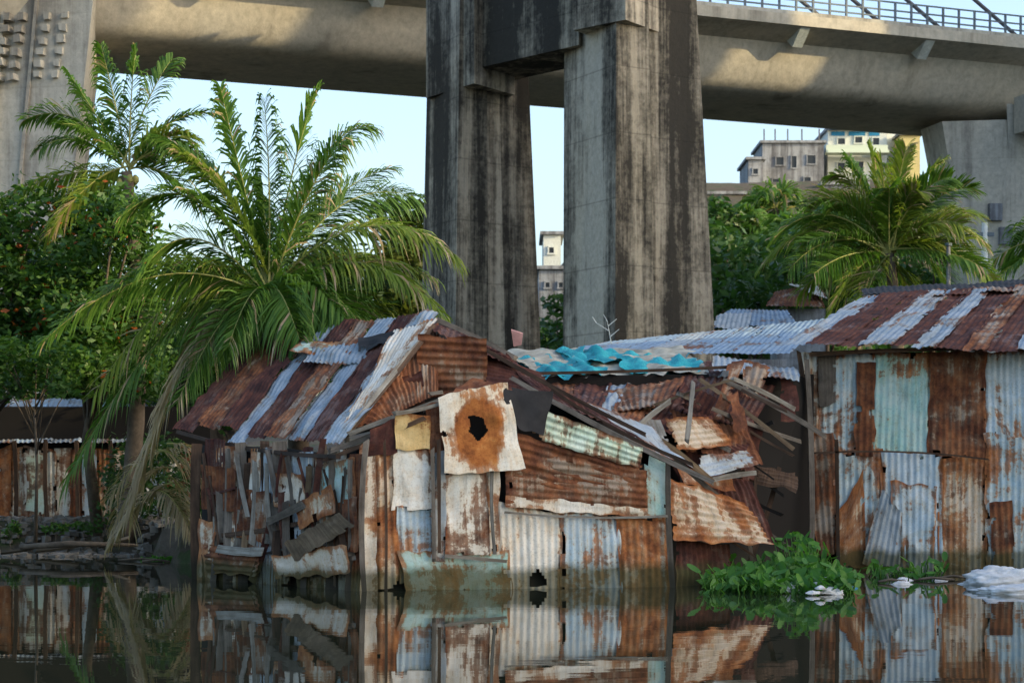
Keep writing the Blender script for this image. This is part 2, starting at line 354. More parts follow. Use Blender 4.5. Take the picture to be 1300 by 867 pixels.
for i in range(18):
    t=-14.6+i*5.35; vs,fs=prism([along(t-.08,2.5,17.60),along(t-.08,1.5,17.30),along(t-.08,1.9,17.0)],gd*.4)
    part(bridge,'bracket',vs,fs,m_hw)
for (x0,y0) in ((1052,33),(1128,40),(1205,48),(1302,56),(1390,60),(1480,66)):
    r=(x0-650)/F; bb=gb+gn*1.8; t=(r*bb.y-bb.x)/(gd.x-r*gd.y); p=along(t,1.8,18.0)
    vs=[];fs=[]; q=p+(-gd*.85+Vector((0,0,.53)))*40; tube(vs,fs,[p,q],.075,8); part(bridge,'stay_cable',vs,fs,m_cable)
pyl=thing('bridge_pylon',Vector((-14.6,63,.5)),'pale ribbed concrete pylon leg with rows of small anchor blocks','pylon')
o_=[W(-130,600,63),W(40,600,62),W(58,600,66),W(-110,600,67)]
top=[W(-95,600,63),W(128,600,62),W(140,600,66),W(-80,600,67)]
def taper(bot,top,z0,z1):
    n=len(bot); vs=[Vector((p.x,p.y,z0)) for p in bot]+[Vector((p.x,p.y,z1)) for p in top]
    fs=[tuple(range(n))[::-1],tuple(range(n,2*n))]+[(i,(i+1)%n,n+(i+1)%n,n+i) for i in range(n)]; return vs,fs
vs,fs=taper(o_,top,-1,18.5); part(pyl,'shaft',vs,fs,m_pyl)
for cx in (12,30,62,85):
    for r_ in range(6):
        y=22+r_*15+random.uniform(-2,2); x=cx-(y-20)*.17
        vs=[];fs=[]; addbox(vs,fs,W(x,y,62.35-(x+50)/180*.1),(.22,.42,.22),-.2,.03); part(pyl,'anchor_block',vs,fs,m_pyl)
for cx in (-20,3,44,100):
    x1=cx+12; vs=[];fs=[]; a=W(cx-58,600,62.55); b=W(x1,600,62.5); a.z=-.5; b.z=18.4
    a.y=b.y=62.3-((cx+50)/180)*.1; s=Vector((.05,0,0)); 
    vs,fs=prism([a-s,a+s,b+s,b-s],Vector((0,.6,0))); part(pyl,'rib',vs,fs,m_pyl)
pr=thing('bridge_pylon',Vector((21,78,.5)),'pale grey faceted concrete pier flaring up under the bridge girder','pylon')
bot=[W(1268,600,78.5),W(1284,600,77),W(1330,600,77),W(1400,600,80),W(1290,600,82)]
tp=[W(1169,600,78.5),W(1196,600,76.6),W(1276,600,76.2),W(1440,600,82),W(1180,600,83)]
vs,fs=taper(bot,tp,-1,15.1); part(pr,'shaft',vs,fs,m_pyl)
vs,fs=taper([W(1300,600,76.8),W(1380,600,76.8),W(1400,600,80),W(1310,600,80)],[W(1278,600,76.2),W(1440,600,76.2),W(1450,600,80),W(1290,600,80)],-1,15.7); part(pr,'buttress',vs,fs,m_pyl)
vs=[];fs=[]; addbox(vs,fs,W(1340,145,75.6),(2.6,1.6,1.4),.3); part(pr,'bearing_block',vs,fs,m_pyl)
for (x,y) in ((1262,270),(1275,300)):
    vs=[];fs=[]; addbox(vs,fs,W(x,y,76.5),(.5,.5,.65),.1); part(pr,'inspection_box',vs,fs,m_hg)
# ---------------------------------------------------------------- unseen blocks added out of view to shade the bank and shape girder sunlight
def block(x,y0,y1,ztop,dep,label):
    yc=(y0+y1)/2; zb=-2; t=thing('light_blocker',Vector((x+dep/2,yc,0)),label,'light blocker')
    vs=[];fs=[]; addbox(vs,fs,(x+dep/2,yc,(zb+ztop)/2),(dep,y1-y0,ztop-zb)); part(t,'wall',vs,fs,m_hw)
    vs=[];fs=[]; addbox(vs,fs,(x+dep/2,yc,ztop+.1),(dep+.3,y1-y0+.1,.2)); part(t,'roof_slab',vs,fs,m_hw)
    z=3
    vs=[];fs=[]
    while z<ztop-1.5:
        y=y0+1.2
        while y<y1-1: addbox(vs,fs,(x-.01,y,z),(.06,1.0,1.3)); y+=2.6
        z+=3
    if vs: part(t,'window_pane',vs,fs,m_glass)
block(50,-4,27,22.5,12,'long unseen blocker added to shade the shacks')
block(50,27.2,38,14.5,12,'lower unseen blocker, added low so sun reaches the palm')
block(50,38.2,45.2,43,3,'tall unseen blocker added to shade the pier')
block(50,49.4,59.0,43,3,'tall slim unseen blocker added to shade the girder')
block(50,45.4,49.2,32.5,3,'narrow unseen blocker, added low to leave a sun gap')
block(50,59.2,62.2,25.5,3,'short unseen blocker, added low to leave a sun gap')
block(50,62.4,82,41,3,'broad unseen blocker added to shade the girder')
# ---------------------------------------------------------------- vegetation kit
def leaves(centers,per,size,seed,squash=.8,shell=.45):
    rg=np.random.default_rng(seed); P=[]
    for c,r in centers:
        n=int(per*r*r) ; d=rg.normal(size=(n,3)); d/=np.linalg.norm(d,axis=1)[:,None]
        rr=r*(shell+(1-shell)*rg.random(n))*(1+.25*rg.normal(size=n)*.5)
        p=np.array(tuple(c))+d*rr[:,None]*np.array([1,1,squash]); P.append(p)
    P=np.concatenate(P); n=len(P)
    a=rg.normal(size=(n,3)); a[:,2]=a[:,2]*.5-.25; a/=np.linalg.norm(a,axis=1)[:,None]
    b=np.cross(a,rg.normal(size=(n,3))); b/=np.linalg.norm(b,axis=1)[:,None]
    L=size*(.6+.8*rg.random(n))[:,None]; w=L*.45
    v=np.stack([P-a*L/2,P+b*w/2+a*L*.05,P+a*L/2,P-b*w/2+a*L*.05],axis=1).reshape(-1,3)
    f=np.arange(4*n).reshape(n,4); return v,f
def mk_leafmesh(name,v,f,mat,org):
    me=bpy.data.meshes.new(name); me.from_pydata((v-np.array(tuple(org))).tolist(),[],f.tolist())
    for m in (mat if isinstance(mat,(list,tuple)) else [mat]): me.materials.append(m)
    me.update(); return me
def tree(base,blobs,mat,per,size,label,seed,name='tree',trunk=.14,extra=None,group=None,squash=.8,cat='tree',exf=.02):
    base=Vector(base); t=thing(name,base,label,cat,group); rg=random.Random(seed)
    vs=[];fs=[]; c0=sum((Vector(c) for c,r in blobs),Vector())/len(blobs); top=base.lerp(c0,.75); top.x=base.x*.5+c0.x*.5
    mid=base.lerp(top,.5)+Vector((rg.uniform(-.3,.3),0,0)); tube(vs,fs,[base-Vector((0,0,.3)),mid,top],[trunk,trunk*.75,trunk*.5],8)
    for c,r in blobs:
        c=Vector(c); s=mid.lerp(top,rg.random()); m_=s.lerp(c,.5)+Vector((0,0,.15)); tube(vs,fs,[s,m_,c],[trunk*.4,trunk*.25,trunk*.08],5)
    part(t,'trunk',vs,fs,m_bark,True)
    v,f=leaves(blobs,per,size,seed,squash); me=mk_leafmesh('crown',v,f,mat,base)
    if extra:
        me.materials.append(extra); rgn=np.random.default_rng(seed); cen=v.reshape(-1,4,3)[:,0]
        cl=np.array([noise.noise(Vector((c_[0]*1.2,c_[1]*1.2,c_[2]*1.2+seed)))>.12 for c_ in cen.tolist()])
        me.polygons.foreach_set('material_index',((rgn.random(len(f))<exf*3)&cl).astype(int))
    o=bpy.data.objects.new('crown',me); COL.objects.link(o); o.parent=t
    return t
def blobs_px(x0,x1,y0,y1,d0,d1,n,r0,r1,seed):
    rg=random.Random(seed); return [(W(rg.uniform(x0,x1),rg.uniform(y0,y1),rg.uniform(d0,d1)),rg.uniform(r0,r1)) for _ in range(n)]
def frond(parent,c,ctrl,tip,mat,n=62,lmax=.75,wl=.05,roll=0,droop=.35,rr=.022,seed=0,dry=None):
    rg=random.Random(seed); vs=[];fs=[];mi=[]
    def B(t): return c*(1-t)**2+ctrl*2*t*(1-t)+tip*t*t
    pts=[B(i/12) for i in range(13)]; tube(vs,fs,pts,[rr*(1-.85*i/12) for i in range(13)],5); mi+=[1]*len(fs)
    for i in range(n):
        t=.09+.91*i/(n-1); p=B(t); T_=(B(min(1,t+.01))-B(t-.01)).normalized()
        up=Vector((0,0,1)); s=T_.cross(up)
        if s.length<.25: s=Vector((1,.2,0))-T_*T_.x
        s.normalize(); U=s.cross(T_).normalized()
        if U.z<0: U=-U
        rl=roll+.35*math.sin(t*3+seed)
        ca,sa=math.cos(rl),math.sin(rl); s,U=s*ca+U*sa,U*ca-s*sa
        prof=min(1,(t-.04)/.20)**.6*(1-((t-.4)/.62)**2*.60 if t>.4 else 1)
        upr=max(0,T_.z)
        for sg in (-1,1):
            if rg.random()<.05: continue
            L=lmax*prof*rg.uniform(.75,1.12); fw=.60+.75*t+.45*upr+rg.uniform(-.18,.18)
            d=(s*sg+T_*fw+U*rg.uniform(.0,.5)).normalized()
            ww=wl*rg.uniform(.75,1.1)/2; dr=droop*rg.uniform(.4,1.5); G=Vector((0,0,-1))
            p1=p+d*L*.42+G*L*dr*.12; p2=p+d*L*.76+G*L*dr*.5; p3=p+d*L*.95+G*L*dr*1.05
            wv=(d.cross(G)).normalized() if abs(d.z)<.95 else Vector((1,0,0)); wv=(wv*.6+T_*.6+U*rg.uniform(-.4,.4)).normalized()
            b=len(vs); vs+=[p-wv*ww*.5,p+wv*ww*.5,p1-wv*ww,p1+wv*ww,p2-wv*ww*.75,p2+wv*ww*.75,p3]
            fs+=[(b,b+1,b+3,b+2),(b+2,b+3,b+5,b+4),(b+4,b+5,b+6)]
            q=2 if (dry and rg.random()<dry*(.3+t)) else 0; mi+=[q]*3
    return part(parent,'frond',vs,fs,[mat,m_rach,m_palmd],mi=mi)
def palm(base,cen,d,fr,label,lmax=.75,wl=.05,tr=.17,seed=1,n=62,rr=.022,fill=0,rad=150,dk=1.0):
    base=Vector(base); C=W(cen[0],cen[1],d); t=thing('palm_tree',base,label,'palm tree'); rg=random.Random(seed)
    vs=[];fs=[]; P=[];R=[]
    for i in range(25):
        u=i/24; p=base.lerp(C,u)+Vector((math.sin(u*3.1)*.25,0,0)); P.append(p); R.append(tr*(1.25-.55*u)*(1+.06*(i%2)))
    P[0].z-=.4; tube(vs,fs,P,R,10); part(t,'trunk',vs,fs,m_bark,True)
    fr=list(fr)
    for i in range(fill):
        a=-.3+3.74*(i+rg.random())/fill; r_=rad*rg.uniform(.75,1.05); ex,ey=math.cos(a)*r_,-math.sin(a)*r_*.95
        fr.append((cen[0]+ex*.55,cen[1]+ey*.70-rad*.18,cen[0]+ex,cen[1]+ey+rad*.05,rg.uniform(.4,1.6)*rg.choice((-1,1)),m_palmy if rg.random()<.4 else m_palm))
    for i,f in enumerate(fr):
        cx,cy,tx,ty=f[:4]; dd=f[4] if len(f)>4 else rg.uniform(-1.2,1.2); mt=f[5] if len(f)>5 else m_palm
        tip=W(tx,ty,d+dd); ct=W(cx,cy,d+dd*.45)
        frond(t,C+Vector((rg.uniform(-.08,.08),rg.uniform(-.08,.08),rg.uniform(-.1,.1))),ct,tip,mt,n,lmax*rg.uniform(.85,1.1),wl,rg.uniform(-.9,.9),rg.uniform(.3,.7)*dk,rr,seed*50+i,dry=.05 if mt is m_palm else .14)
    vs=[];fs=[]
    for i in range(5):
        a=i*1.3; p=C+Vector((math.cos(a)*.16,math.sin(a)*.16+.1,-.15-.08*(i%2))); tube(vs,fs,[p+Vector((0,0,.1)),p+Vector((0,0,.05)),p-Vector((0,0,.03)),p-Vector((0,0,.1))],[.02,.07,.075,.02],8)
    part(t,'coconut_cluster',vs,fs,m_rach,True)
    return t
Y=m_palmy;G_=m_palm;D=m_palmd
palm(W(372,600,34.5)*1-Vector((0,0,1.0)),(345,372),33.5,[
 (300,200,280,112,.5,G_),(345,220,335,125,-.3,G_),(372,185,402,118,.4,G_),(395,165,465,160,.9,G_),
 (420,215,525,250,.8,G_),(465,230,577,325,-.6,Y),(460,280,562,400,-1.0,Y),(420,330,520,430,.6,Y),(275,195,205,175,.6,G_),
 (255,190,160,270,-.8,G_),(245,245,180,345,-.9,G_),(225,285,110,390,.6,Y),(205,295,58,430,-.9,G_),
 (225,335,85,610,.5,G_),(240,360,165,655,-.5,D),(300,350,225,510,-1.3,G_),(400,320,470,430,-1.2,G_),(405,240,490,215,1.3,G_),
 (410,290,545,350,.2,Y),(235,310,120,500,.6,Y),(430,330,500,450,.3,G_),(290,330,240,470,1.2,G_),(300,230,228,195,-.4,Y),(320,345,290,440,-1.6,G_),(390,335,445,450,-1.5,G_),(350,340,380,430,-1.7,G_),(385,240,432,180,-1,G_)],
 'large coconut palm with arching and drooping yellowing fronds',.80,.047,.17,3,115,fill=2,rad=200)
palm(W(160,600,39)*1-Vector((0,0,1.0)),(160,218),38.5,[
 (100,120,32,152,.3,G_),(90,155,52,190,-.5,G_),(145,120,128,58,.4,G_),(165,120,172,62,-.4,G_),(190,110,218,76,.5,G_),(225,120,290,152,.6,G_),
 (225,160,268,210,-.5,G_),(90,205,0,255,.5,Y),(110,220,60,300,-.4,Y),(210,200,255,265,.3,G_),(125,150,85,90,.9,G_)],
 'tall coconut palm rising behind leafy trees',.64,.048,.15,9,84,fill=2,rad=115)
palm(W(1125,600,46)*1-Vector((0,0,1.0)),(1128,322),46,[
 (1040,250,968,338,.4,Y),(1050,235,985,300,-.6,G_),(1070,225,1025,262,.7,Y),(1090,215,1060,222,-.4,Y),(1115,230,1105,188,.5,Y),(1140,230,1150,188,-.5,Y),
 (1165,220,1198,205,.5,Y),(1185,230,1238,240,-.8,G_),(1200,260,1250,310,.6,Y),(1200,285,1262,358,-.7,Y),(1175,290,1215,385,.5,G_),(1090,320,1052,402,-.6,Y),
 (1080,300,1015,372,.9,Y),(1105,340,1095,400,-1,Y),(1145,340,1165,395,.9,Y),(1050,280,1000,345,-1.2,G_),(1185,250,1238,272,1.3,Y),(1075,270,1022,310,1,Y),(1160,235,1205,225,-1.3,G_),(1100,235,1078,200,1.2,G_)],
 'bushy coconut palm with sunlit yellow green fronds',.85,.052,.16,5,90,.03,fill=12,rad=125,dk=.6)
palm(W(1345,600,48)*1-Vector((0,0,1.0)),(1340,325),48,[(1310,290,1262,330,.3,G_),(1310,310,1270,352,-.4,G_),(1320,280,1290,296,.5,G_),(1370,280,1420,330,.5,G_),(1350,260,1360,220,.5,G_),(1320,340,1300,380,-.3,Y)],'coconut palm beside the concrete pier',.8,.06,.15,12,50,.03)
for (x,y,d,s,sd) in ((985,265,125,70,21),(940,295,120,60,22),(1005,300,115,60,23)):
    rg=random.Random(sd); fr=[]
    for i in range(15):
        a=math.pi*2*i/15+rg.uniform(-.2,.2); r_=s*rg.uniform(.7,1); ex,ey=math.cos(a)*r_*.75,-math.sin(a)*r_*.55
        fr.append((x+ex*.6,y+ey*.6-s*.3,x+ex,y+ey+s*.12,rg.uniform(-2,2),G_))
    b=W(x,600,d); b.z=H(b.x,b.y); palm(b,(x,y),d,fr,'palm growing on the wooded slope',1.5,.16,.25,sd,30,.06)
tree(W(-20,600,41)-Vector((0,0,1)),blobs_px(-90,90,270,420,37,41,22,.6,1.0,1)+blobs_px(-60,120,400,462,37,40,14,.5,.75,2),m_leafm,1000,.17,'dense dark green tree with orange red blossom on the bank',31,extra=m_flower,exf=.04)
tree(W(125,600,40)-Vector((0,0,1)),blobs_px(80,185,265,400,37,40,20,.5,.85,3)+blobs_px(90,190,400,500,36.5,40,16,.45,.8,4),m_leafm,1000,.16,'leafy green tree with orange red blossom beside the palms',32,extra=m_flower,exf=.025)
tree(W(45,600,37.2)-Vector((0,0,1)),blobs_px(-10,110,440,490,35.5,37.5,14,.3,.45,5),m_leafm,1300,.14,'low bright green bush overhanging the bank',33,name='bush',trunk=.04,cat='bush')
tree(W(255,600,46)-Vector((0,0,1)),blobs_px(160,420,350,520,42,48,34,.7,1.2,6),m_leafd,520,.22,'dark shady tree behind the coconut palm',34)
tree(W(-60,600,50)-Vector((0,0,1)),blobs_px(-160,140,320,530,49,54,26,.9,1.4,66),m_leafd,340,.26,'dark shady tree behind the bank shacks',36)
tree(W(525,600,80)-Vector((0,0,1)),blobs_px(492,552,262,420,78,83,17,.8,1.5,7),m_leafy,260,.36,'yellow green tree beyond the shacks',35)
tree(W(440,600,82)-Vector((0,0,1)),blobs_px(380,500,330,440,78,85,16,1.0,1.7,8),m_leafm,200,.36,'green tree beyond the shacks',37)
rg=random.Random(5); cnt=0
for i in range(90):
    px=rg.uniform(893,1230) if i%4 else rg.uniform(640,760); d=rg.uniform(98,165); 
    x=(px-650)/F*d; z=H(x,d); ytop=600-(z+4.6-HC)*F/d
    lim=252 if px>935 else 238
    if px<800: lim=385
    if ytop<lim or cnt>44: continue
    cnt+=1
    bl=[(Vector((x+rg.uniform(-1.6,1.6),d+rg.uniform(-1.5,1.5),z+rg.uniform(.6,3.4))),rg.uniform(.9,1.6)) for _ in range(8)]
    tree((x,d,z),bl,m_leafd if i%4 else m_leafm,60,.6,'dark green tree on the steep wooded slope',100+i,trunk=.2,group='trees on the hillside')
for i,(px,py,d) in enumerate(((912,285,118),(925,310,110),(955,330,100),(1000,340,98),(1030,310,112),(930,360,92),(985,372,88),(1050,345,100),(905,340,96),(1040,285,140),(965,285,150),(702,405,95),(1180,330,95),(1090,300,120),(1140,290,130),(1060,270,150),(918,395,84),(950,392,82))):
    c0=W(px,py,d); b=Vector((c0.x,c0.y,H(c0.x,c0.y))); bl=[(c0+Vector((rg.uniform(-1.8,1.8),rg.uniform(-1.5,1.5),rg.uniform(-1.8,1.0))),rg.uniform(.8,1.4)) for _ in range(9)]
    tree(b,bl,m_leafd,80,.5,'tall dark green tree rising from the slope',200+i,trunk=.22,group='trees on the hillside')
# ---------------------------------------------------------------- hillside houses
def house(px0,px1,ytop,ybot,d,mat,label,wins,dep=7):
    a=W(px0,ybot,d); b=W(px1,ytop,d); zb=min(a.z,H(a.x,d)-.5); c=Vector(((a.x+b.x)/2,d+dep/2,zb)); h=thing('house',Vector((c.x,c.y,zb)),label,'house')
    vs=[];fs=[]; addbox(vs,fs,((a.x+b.x)/2,d+dep/2,(zb+b.z)/2),(b.x-a.x,dep,b.z-zb)); part(h,'wall',vs,fs,mat)
    vs=[];fs=[]; addbox(vs,fs,((a.x+b.x)/2,d+dep/2,b.z+.12),(b.x-a.x+.5,dep+.5,.24)); part(h,'roof_slab',vs,fs,m_hg)
    for (x,y,w_,hh) in wins:
        p=W(x,y,d); vs=[];fs=[]
        ww=w_/F*d; hz=hh/F*d
        for dx,dz,sx,sz in ((0,hz/2,ww+.2,.1),(0,-hz/2,ww+.3,.12),(-ww/2-.05,0,.1,hz-.12),(ww/2+.05,0,.1,hz-.12)): addbox(vs,fs,(p.x+dx,d-.04,p.z+dz),(sx,.14,sz))
        wn=part(h,'window',vs,fs,mat)
        vs=[];fs=[]; addbox(vs,fs,(p.x,d-.01,p.z),(ww,.05,hz-.1)); part(h,'window_pane',vs,fs,m_glass)
    return h
h=house(968,1046,182,250,190,m_hg,'unfinished grey concrete block house on the hilltop',((990,205,9,11),(1030,203,10,12),(1008,206,6,16),(985,232,8,10),(1025,230,8,10)))
vs=[];fs=[]
for x in (970,984,1000,1018,1040): addbox(vs,fs,W(x,174,190.5),(.12,.12,1.5))
part(h,'rebar_post',vs,fs,m_cable)
house(950,969,203,250,186,m_hg,'small grey annex with metal sheet roof on the hilltop',((959,218,6,8),))
h=house(1051,1126,166,245,192,m_hw,'white two storey house with blue balcony on the hilltop',((1068,180,9,9),(1090,178,9,9),(1112,180,8,10),(1068,212,9,11),(1092,212,8,14),(1114,212,8,11)))
vs=[];fs=[]; addbox(vs,fs,W(1088,194,190.9),(5.9,1.6,.25)); addbox(vs,fs,W(1088,189,190.2),(5.9,.08,.7)); part(h,'balcony',vs,fs,m_mint)
vs=[];fs=[]
for x,w_ in ((1062,1.0),(1080,1.2),(1098,.9)): addbox(vs,fs,W(x,159,191.5),(w_,.8,.8))
part(h,'water_tank',vs,fs,m_rope)
vs=[];fs=[]
for x,w_ in ((1064,1.3),(1088,1.6),(1110,1.0)): addbox(vs,fs,W(x,170,191.96),(w_,.05,.4))
part(h,'blue_wall_panel',vs,fs,m_rope)
house(1126,1166,160,240,194,m_hw,'pale house with sunlit yellow side wall on the hilltop',((1140,180,8,9),(1140,208,8,9)))
house(1143,1168,172,238,191,m_hy,'pale house with sunlight painted in as yellow on the hilltop',((1155,190,7,8),))
house(893,944,247,275,165,m_hg,'low grey house with tin roof on the slope',((905,258,6,6),(925,258,6,6)))
house(690,712,298,345,150,m_hw,'small white and grey house on the slope',((700,318,6,9),))
house(684,722,342,385,140,m_hg,'grey concrete house on the slope',((695,362,5,8),(712,362,5,8)))
house(1045,1100,235,262,170,m_hg,'grey retaining wall house on the slope',())
# ---------------------------------------------------------------- small roofs behind
def shed(name,label,base): return thing(name,base,label,'shack')
s=shed('shack','small hut with faded red tin roof on the slope',Vector((11.3,78,.6)))
vs=[];fs=[]; addbox(vs,fs,Vector((11.3,78.8,4.0)),(1.9,2,8.0)); part(s,'wall',vs,fs,m_hg)
sheet(s,'roof_sheet',Q([(985,370,80),(1030,360,80),(1048,390,77),(972,388,77)],0),m_rust,.15,.02)
sheet(s,'roof_sheet',Q([(1000,360,80.5),(1042,364,80.5),(1050,379,77.5),(1030,372,77.5)],0,.1),m_whiter,.15,.02)
s=shed('shack','low shack with pale tin roof under the slope',Vector((7.5,62,.6)))
vs=[];fs=[]; addbox(vs,fs,Vector((7.5,63,2.6)),(2.0,3,5.0)); part(s,'wall',vs,fs,m_hg)
sheet(s,'roof_sheet',Q([(925,392,65),(1000,394,65),(1012,412,61),(905,416,61)],0),m_roofb,.15,.015)
sheet(s,'roof_sheet',Q([(910,400,62),(955,396,62),(950,418,60),(905,415,60)],0),m_galv,.15,.015)
s=shed('shack','long shack with pale blue corrugated roof',Vector((5,42,.6)))
vs=[];fs=[]; addbox(vs,fs,Vector((4.2,43,1.9)),(5.0,4,3.0)); part(s,'wall',vs,fs,m_dark)
L=lambda a,b,t:(a[0]+(b[0]-a[0])*t,a[1]+(b[1]-a[1])*t,a[2]+(b[2]-a[2])*t)
for i in range(8):
    t0=i/8; t1=(i+1.06)/8
    A,B=(770,434,44.5),(1045,405,44.5); C,D_=(700,448,39.5),(1000,449,39.5)
    sheet(s,'roof_sheet',Q([L(A,B,t0),L(A,B,t1),L(C,D_,t1),L(C,D_,t0)],0,.012*(i%2)),m_roofb if i!=3 else m_roofg,.12,.008,warp=.02)
# ---------------------------------------------------------------- SHACK A
A=shed('shack','collapsing shack of rusty patched tin sheets standing in the water',Vector((-1.2,29,0)))
df=lambda x:27.0+(x-455)/395*1.0
dl=lambda x:30.0-(x-250)/205*3.0
vs,fs=prism(Q([(460,756),(462,562),(500,528),(560,505),(660,500),(700,535),(845,602),(848,752)],df,-.16),Vector((.2,3.2,0))); part(A,'interior_shade_wall',vs,fs,m_dark)  # solid dark core stands in for the unlit inside behind the sheets
vs,fs=prism([W(256,740,30.2),W(256,565,30.2),W(400,585,28.0),W(452,565,27.3),W(452,756,27.3)],Vector((.9,2.6,0))); part(A,'interior_shade_wall',vs,fs,m_dark)
vs,fs=prism([W(432,556,28.2),W(548,418,30.4),W(640,450,30.6),W(660,505,28.6)],Vector((-1.0,2.6,.15))); part(A,'interior_shade_gable',vs,fs,m_dark)
RA=(330,412,34.0);RB=(556,406,30.2);EA=(222,542,31.2);EB=(432,574,27.2)
ln_=[(0,.12,m_rustd),(.11,.25,m_rust),(.235,.36,m_rustd),(.34,.44,m_roofg),(.435,.55,m_rustd),(.54,.66,m_rust),(.645,.76,m_roofg),(.75,.87,m_rustd),(.86,1.0,m_galv)]
for i,(t0,t1,m) in enumerate(ln_):
    j0=random.uniform(-.04,.04); j1=random.uniform(-.05,.07)
    TLp=L(RA,RB,t0);TRp=L(RA,RB,t1);BRp=L(EA,EB,t1);BLp=L(EA,EB,t0)
    q=[L(TLp,BLp,-j0),L(TRp,BRp,-j0),L(TRp,BRp,1+j1),L(TLp,BLp,1+j1)]
    sheet(A,'roof_sheet',[p+Vector((0,0,.03*(i%3))) for p in Q(q,0)],m,.1,.010,warp=.05,bite=.2)
sheet(A,'roof_sheet',Q([(340,412,33.5),(395,418,32.8),(380,445,32.0),(330,438,32.8)],0,.12),m_rustd,.1,.012,warp=.07)
sheet(A,'roof_sheet',Q([(385,430,32.2),(432,434,31.4),(418,455,31.0),(368,447,31.6)],0,.14),m_mintr,.1,.012,'n',warp=.05)
sheet(A,'roof_sheet',Q([(395,440,31.6),(470,436,30.8),(455,462,30.3),(385,462,31.0)],0,.18),m_roofg,.1,.01,warp=.07)
sheet(A,'roof_sheet',Q([(455,428,31.0),(553,408,30.1),(545,420,29.9),(455,447,30.5)],0,.16),m_tar,.1,.004,'n',warp=.05)
sheet(A,'roof_sheet',Q([(500,418,30.4),(556,404,30.0),(500,480,29.0),(432,548,28.0)],0,.2),m_whiter,.1,.01,warp=.05)
sheet(A,'gable_sheet',Q([(440,545,28.0),(556,410,30.0),(556,500,29.0),(470,540,28.2)],0,.12),m_rust,.1,.012,warp=.05)
sheet(A,'gable_sheet',Q([(530,424),(618,430),(620,512),(528,514)],29.2,0),m_rust,.11,.018,'v',warp=.02)
sheet(A,'gable_sheet',Q([(450,505),(535,470),(540,520),(455,540)],28.9,0),m_rustd,.1,.012,'v',warp=.05)
sheet(A,'gable_sheet',Q([(615,440,29.8),(690,475,29.6),(700,505,28.8),(618,500,28.9)],0,0),m_rustd,.1,.012,'v',warp=.05)
sheet(A,'roof_sheet',Q([(556,408,30.1),(652,452,30.1),(660,466,29.4),(548,422,29.3)],0,0),m_rustd,.1,.012,warp=.06)
for (a,b,w_,m) in (((556,407,29.9),(655,455,29.7),.07,m_wg),((545,420,29.4),(430,562,27.6),.07,m_wp),((552,412,29.5),(445,548,27.8),.06,m_wb),((420,572,27.3),(545,516,27.4),.08,m_wg),((440,552,27.2),(560,508,27.3),.07,m_wp),((410,585,27.2),(540,530,27.1),.06,m_wb),((618,445,29.2),(820,552,28.4),.06,m_wb),((650,480,28.4),(905,612,27.6),.07,m_wg),((700,495,28.6),(880,590,27.9),.05,m_wb),((225,548,31.0),(430,580,27.0),.06,m_wb)):
    plank(A,'rafter',W(*a),W(*b),w_,.05,m)
for pts,m,wv_ in (([(655,470,29.4),(745,515,29.2),(820,560,28.4),(700,512,28.2)],m_rustd,'u'),([(740,505,29.6),(830,545,29.2),(880,595,28.4),(800,562,28.3)],m_galv,'n'),([(600,480,29.0),(670,500,28.8),(650,520,27.9),(560,505,27.8)],m_rust,'n')):
    sheet(A,'roof_sheet',Q(pts,0),m,.1,.012,wv_,.05,.05,.4)
fa=[
 ([(456,566),(478,556),(480,756),(454,757)],m_whiter,'n',.02,{}),
 ([(474,575),(503,565),(508,756),(476,757)],m_rusto,'u',.00,{}),
 ([(500,566),(548,572),(550,645),(498,648)],m_white,'n',.03,{}),
 ([(503,644),(550,640),(552,716),(508,740)],m_blue,'u',.01,{}),
 ([(505,700),(646,700),(650,756),(520,757)],m_mintr,'n',.04,{'rag':.06}),
 ([(549,575),(566,572),(566,712),(549,712)],m_galv,'n',.07,{}),
 ([(565,598),(618,592),(622,704),(566,707)],m_white,'n',.09,{}),
 ([(617,598),(634,598),(634,704),(618,704)],m_whiter,'n',.06,{}),
 ([(628,636),(714,652),(714,757),(634,758)],m_whiter,'u',.02,{'holes':((.62,.80,.12),)}),
 ([(712,648),(790,654),(798,757),(710,757)],m_blue,'u',.035,{}),
 ([(782,652),(850,657),(854,757),(788,757)],m_rusto,'u',.05,{}),
 ([(640,570),(820,592),(822,655),(642,642)],m_rust,'v',.07,{'warp':.05}),
 ([(652,548),(822,598),(824,650),(650,608)],m_rust,'v',.055,{'warp':.05}),
 ([(642,628),(822,646),(822,657),(642,644)],m_whiter,'n',.11,{'warp':.03}),
 ([(502,527),(546,527),(546,570),(502,570)],m_cream,'n',.06,{}),
 ([(680,516),(816,568),(812,595),(676,556)],m_mint,'v',.13,{'pitch':.09}),
 ([(630,490),(702,498),(690,552),(660,545)],m_tar,'n',.17,{}),
 ([(556,503),(644,484),(666,596),(566,602)],m_hole,'n',.2,{'hole':(.5,.46,.14),'warp':.04,'rag':.04,'bite':.1}),
 ([(820,575),(850,590),(852,665),(820,655)],m_mintr,'n',.05,{}),
 ([(470,545),(505,530),(505,575),(466,580)],m_rustd,'n',.03,{}),
 ([(540,515),(562,510),(562,575),(545,575)],m_rust,'n',.05,{}),
]
for pts,m,wv_,off,kw in fa: sheet(A,'wall_sheet',Q(pts,df,off),m,kw.get('pitch',.1),.011,wv_,kw.get('warp',.035),kw.get('rag',.03),kw.get('bite',.2),kw.get('hole'),holes=kw.get('holes',()))
